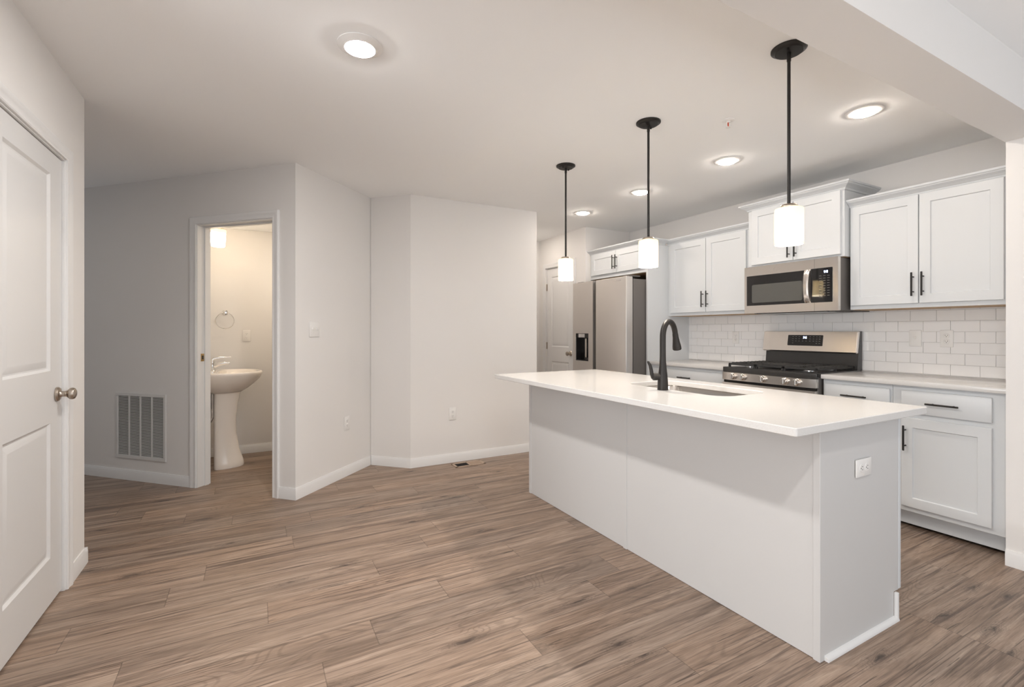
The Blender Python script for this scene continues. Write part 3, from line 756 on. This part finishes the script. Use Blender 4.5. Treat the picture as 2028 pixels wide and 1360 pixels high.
t = thing('light_switch', 'white switch plate in the tiles right of the range', 'switch', (4.0865, 1.583, 1.173), CB, 'wall switches')
part('plate', box(new(), -.035, .035, -.006, -.0005, -.0575, .0575, .003, 2), 'plate', t); part('toggle', box(new(), -.005, .005, -.016, -.005, -.003, .013, .002, 2), 'plate', t)
t = thing('light_switch', 'white double toggle switch plate on the angled wall', 'switch', on45(.198, 1.236, 1), 45, 'wall switches')
part('plate', box(new(), -.057, .057, -.006, -.0005, -.0575, .0575, .003, 2), 'plate', t)
for x in (-.023, .023): part('toggle', box(new(), x - .005, x + .005, -.017, -.005, -.002, .014, .002, 2), 'plate', t)

# return-air grille on the angled wall
sx0, sx1, vz0, vz1 = -1.796, -1.242, .176, .716
t = thing('return_air_grille', 'white return-air grille low on the angled wall', 'vent grille', (*on45(1.519, vz0, -1),), -45)
gw, gh = sx1 - sx0, vz1 - vz0; hw = gw / 2
bm = new(); f = .027
for a, b, c, d in ((-hw, hw, 0, f), (-hw, hw, gh - f, gh), (-hw, -hw + f, f, gh - f), (hw - f, hw, f, gh - f)): box(bm, a, b, -.009, -.0005, c, d, .002, 1)
part('frame', bm, 'grille', t)
iw = gw - 2 * f
for k in (1, 2, 3):
    x = -hw + f + iw * k / 4; part('divider', box(new(), x - .006, x + .006, -.008, -.001, f, gh - f), 'grille', t, smooth=False)
bm = new(); ns = 48
for k in range(ns):
    z = f + (gh - 2 * f) * (k + .5) / ns
    vv = [bm.verts.new(p) for p in ((-hw + f, -.0075, z - .0026), (hw - f, -.0075, z - .0026), (hw - f, -.0005, z + .0008), (-hw + f, -.0005, z + .0008))]
    bm.faces.new(vv); bm.faces.new([bm.verts.new((v.co.x, v.co.y, v.co.z - .0008)) for v in vv][::-1])
part('louvers', bm, 'grille', t, smooth=False)
part('backing', box(new(), -hw + f, hw - f, -.0007, -.0003, f, gh - f), 'duct', t, smooth=False)
# floor register
t = thing('floor_register', 'tan metal floor register in the planks below the wall outlet', 'vent', (1.737, 4.038, 0))
bm = new(); hx, hy = .148, .064
for a, b, c, d in ((-hx, hx, -hy, -hy + .018), (-hx, hx, hy - .018, hy), (-hx, -hx + .024, -hy, hy), (hx - .024, hx, -hy, hy), (-.008, .008, -hy, hy)): box(bm, a, b, c, d, .0003, .005, .0015, 1)
part('frame', bm, 'tan', t)
part('opening', box(new(), -hx + .02, -.006, -hy + .016, hy - .016, .0002, .0008), 'void', t, smooth=False)
bm = new()
for k in range(12):
    x = -hx + .028 + k * .0095; box(bm, x, x + .002, -hy + .016, hy - .016, .001, .0035)
part('louvers', bm, 'blk', t, smooth=False)
bm = new(); box(bm, .006, hx - .02, -hy + .016, hy - .016, .0003, .0016)
for k in range(12):
    x = .014 + k * .0095; box(bm, x, x + .006, -hy + .016, hy - .016, .0016, .0038)
part('closed_louvers', bm, 'tan', t, smooth=False)

# ------------------------------------------------------------------ ceiling lights
def downlight(label, x, y, r, rl, m, drop, dome=0, z=HC):
    t = thing('ceiling_light', label, 'ceiling light', (x, y, z), 0, 'round ceiling lights')
    bm = new(); lathe(bm, [(r, -.0005), (r, -.004), (r - .006, -.006), (rl + .006, -drop), (rl, -drop - .001), (rl, -drop + .003), (0, -drop + .003)], (0, 0, 0), 'z', 48); part('trim_ring', bm, 'plate', t)
    bm = new(); lathe(bm, [(rl, 0), (rl * .97, -dome * .4), (rl * .85, -dome * .8), (rl * .5, -dome), (0, -dome)] if dome else [(rl, 0), (0, 0)], (0, 0, -drop + .0005), 'z', 48); part('lens', bm, m, t)
downlight('large white disc ceiling light alone above the open floor', .399, 2.097, .093, .0625, 'lens_near', .016, .0045)
downlight('white disc ceiling light of the open floor just behind the camera', .399, -.05, .093, .0625, 'lens_rear', .016, .0045)
downlight('added fill light in the entry hall, hidden behind the left wall', -2.0, 4.1, .090, .060, 'lens_hall', .007)  # unseen fixture, added as dim fill for the angled wall
kl = [('round recessed ceiling light nearest the dropped beam', 1.388), ('recessed ceiling light between the near and middle pendants, behind the sprinkler', 2.259), ('recessed ceiling light seen beside the middle pendant rod', 3.130), ('farthest recessed ceiling light, in front of the fridge cabinet', 3.965)]
kl.append(('ceiling light of the side hall, hidden behind the wall corner', 5.08))
for lb, y in kl: downlight(lb, 2.985, y, .090, .060, 'lens_hall' if y > 4.5 else 'lens_warm', .007, .011)
downlight('added fill light on the bathroom ceiling, hidden behind the angled wall', .58, 4.88, .090, .060, 'lens_bath_fill', .007, .005, 2.235)  # unseen fixture, added to even out the light on the bathroom walls
# pendants
def pendant(label, x, y):
    t = thing('pendant_lamp', label, 'pendant lamp', (x, y, HC), 0, 'pendants over the island')
    bm = new(); lathe(bm, [(0, -.0005), (.070, -.0005), (.070, -.007), (.064, -.011), (.058, -.0125), (.054, -.018), (0, -.020)], (0, 0, 0), 'z', 40)
    for a in (25, 205): lathe(bm, [(.0045, -.017), (.0045, -.026), (0, -.027)], (.040 * math.cos(R(a)), .040 * math.sin(R(a)), 0), 'z', 10)
    part('canopy', bm, 'blk', t)
    zs = 1.756 - HC; zb = 1.598 - HC
    bm = new(); sweep(bm, [(0, 0, -.018), (0, 0, -.055), (0, 0, -.057), (0, 0, zs + .012)], [.0085, .0085, .0068, .0068], 16); part('rod', bm, 'blk', t)
    bm = new(); lathe(bm, [(.0068, zs + .016), (.030, zs + .014), (.036, zs + .006), (.036, zs - .001), (0, zs - .001)], (0, 0, 0), 'z', 32); part('cap', bm, 'nickel', t)
    r = .056; bm = new(); lathe(bm, [(.030, zs - .0012), (r - .008, zs - .0012), (r - .002, zs - .004), (r, zs - .012), (r, zb + .006), (r - .001, zb), (r - .003, zb), (r - .004, zb + .006), (r - .004, zs - .014), (r - .010, zs - .006), (.030, zs - .005)], (0, 0, 0), 'z', 48); part('glass_shade', bm, 'shade', t)
    l = bpy.data.lights.new('bulb_light', 'POINT'); l.energy = LAMP_PENDANT; l.color = COL_BULB; l.shadow_soft_size = .022
    o = bpy.data.objects.new('bulb_light', l); COL.objects.link(o); o.parent = t; o.location = (0, 0, zb + .040)
pendant('pendant lamp nearest the dropped beam, canopy partly hidden by it', 2.033, 1.235)
pendant('middle pendant of the three above the island', 2.028, 2.063)
pendant('pendant farthest from the dropped beam, in front of the fridge', 2.025, 2.897)
# sprinkler
t = thing('fire_sprinkler', 'white ceiling fire sprinkler with a red bulb', 'sprinkler', (2.415, 1.823, HC))
bm = new(); lathe(bm, [(.034, -.0003), (.034, -.003), (.026, -.008), (.012, -.009), (.012, -.014), (0, -.014)], (0, 0, 0), 'z', 28); part('escutcheon', bm, 'plate', t)
bm = new()
for s in (-1, 1): sweep(bm, [(s * .009, 0, -.012), (s * .013, 0, -.024), (s * .006, 0, -.038), (0, 0, -.041)], .0018, 8)
lathe(bm, [(0, -.041), (.014, -.041), (.015, -.043), (0, -.0435)], (0, 0, 0), 'z', 16); part('deflector', bm, 'plate', t)
bm = new(); sweep(bm, [(0, 0, -.013), (0, 0, -.018), (0, 0, -.034), (0, 0, -.039)], [.0015, .0035, .0035, .0015], 10); part('glass_bulb', bm, 'red', t)

# ------------------------------------------------------------------ bathroom
SY = 5.02                                  # basin centre line; the basin backs on to the left wall at x = -.40
t = thing('pedestal_sink', 'white pedestal sink seen through the bathroom doorway', 'sink', (-.40, SY, 0))
def egg(x0, x1, hw, z, n=40, flat=.35):
    """plan outline: squared back at x0, rounded front at x1"""
    out = []; xc = x0 + (x1 - x0) * flat
    for k in range(n):
        a = 2 * PI * k / n; c, s = math.cos(a), math.sin(a)
        x = xc + (x1 - xc) * c if c > 0 else xc + (xc - x0) * math.copysign(abs(c) ** .55, c)
        y = hw * math.copysign(abs(s) ** (.95 if c > 0 else .6), s); out.append((x, y, z))
    return out
def loft(loops, cap0=True, cap1=True):
    bm = new(); V = [[bm.verts.new(p) for p in L] for L in loops]; n = len(V[0])
    for U, Q in zip(V, V[1:]):
        for k in range(n): j = (k + 1) % n; bm.faces.new((U[k], U[j], Q[j], Q[k]))
    if cap0: bm.faces.new(V[0][::-1])
    if cap1: bm.faces.new(V[-1])
    return bm
X1 = .472
bm = loft([egg(.06, .300, .115, .672), egg(.04, .345, .165, .700), egg(.02, .405, .220, .745), egg(.008, .452, .258, .795), egg(.002, X1 - .002, .276, .832), egg(.001, X1, .279, .845), egg(.002, X1 - .004, .276, .856),
           egg(.012, X1 - .018, .262, .860), egg(.115, X1 - .045, .225, .853), egg(.125, X1 - .065, .205, .80), egg(.15, X1 - .12, .15, .745), egg(.20, X1 - .20, .08, .728)])
part('basin', bm, 'porc', t, angle=60)
def ped(x0, x1, hw, z): return egg(x0, x1, hw, z, 40, .25)
bm = loft([ped(.085, .318, .112, .0), ped(.085, .322, .114, .012), ped(.085, .316, .108, .05), ped(.085, .282, .092, .16), ped(.085, .262, .084, .30), ped(.085, .258, .082, .42), ped(.085, .272, .090, .56), ped(.085, .292, .105, .66), ped(.085, .300, .112, .685)])
part('pedestal', bm, 'porc', t, angle=60)
bm = new(); lathe(bm, [(.030, .850), (.030, .868), (.026, .873), (.022, .885), (.020, .935), (.023, .950), (.018, .962), (0, .964)], (.072, 0, 0), 'z', 24)
sweep(bm, [(.080, 0, .905), (.120, 0, .925), (.170, 0, .935), (.200, 0, .932), (.206, 0, .926)], [.017, .016, .0145, .013, .011], 16)
fc = part('faucet', bm, 'chrome', t)
bm = new(); sweep(bm, [(.066, 0, .955), (.085, 0, .978), (.130, 0, .984), (.190, 0, .984), (.215, 0, .987)], [.016, .014, .009, .006, .004], 14); part('lever', bm, 'chrome', fc)
bm = new(); sweep(bm, [(.005, -.06, .55), (.05, -.06, .55), (.06, -.06, .57), (.062, -.06, .80)], .006, 10); sweep(bm, [(.005, .0, .42), (.06, .0, .42), (.075, 0, .46), (.075, 0, .70)], .016, 14); lathe(bm, [(.012, .525), (.018, .53), (.018, .565), (.012, .57)], (.052, -.06, 0), 'z', 14); part('drain_pipes', bm, 'chrome', t)
t = thing('towel_ring', 'chrome towel ring on the bathroom wall above the sink', 'towel ring', (-.248, 5.455, 1.405))
bm = new(); lathe(bm, [(0, -.0005), (.026, -.0005), (.025, -.008), (.012, -.012), (.010, -.040), (.014, -.044), (.014, -.056), (0, -.058)], (0, 0, 0), 'y', 24); part('mount', bm, 'chrome', t)
bm = new(); rr = .077; pts = [(rr * math.sin(2 * PI * k / 48), -.050, -rr + rr * math.cos(2 * PI * k / 48) - .004) for k in range(49)]; sweep(bm, pts, .0042, 10, cap=False); part('ring', bm, 'chrome', t)
t = thing('vanity_light', 'glowing cream glass wall light high in the bathroom', 'wall light', (-.40, 5.0, 2.138))
bm = new(); box(bm, .0005, .02, -.06, .06, -.05, .05, .006, 2); sweep(bm, [(.015, 0, .0), (.06, 0, .02), (.10, 0, .03), (.118, 0, .012)], .008, 10); part('wall_arm', bm, 'nickel', t)
bm = new(); lathe(bm, [(.012, .012), (.034, .010), (.038, .0), (.036, -.004), (0, -.004)], (.118, 0, 0), 'z', 28); part('cap', bm, 'nickel', t)
bm = new(); lathe(bm, [(.036, -.0045), (.060, -.008), (.0645, -.018), (.0615, -.040), (.0605, -.040), (.0630, -.019), (.036, -.008)], (.118, 0, 0), 'z', 40); part('glass_collar', bm, 'shade', t)
bm = new(); lathe(bm, [(0, -.036), (.0590, -.038), (.0610, -.042), (.0545, -.150), (.050, -.158), (0, -.160)], (.118, 0, 0), 'z', 40); part('glass_shade', bm, 'shade_bath', t)
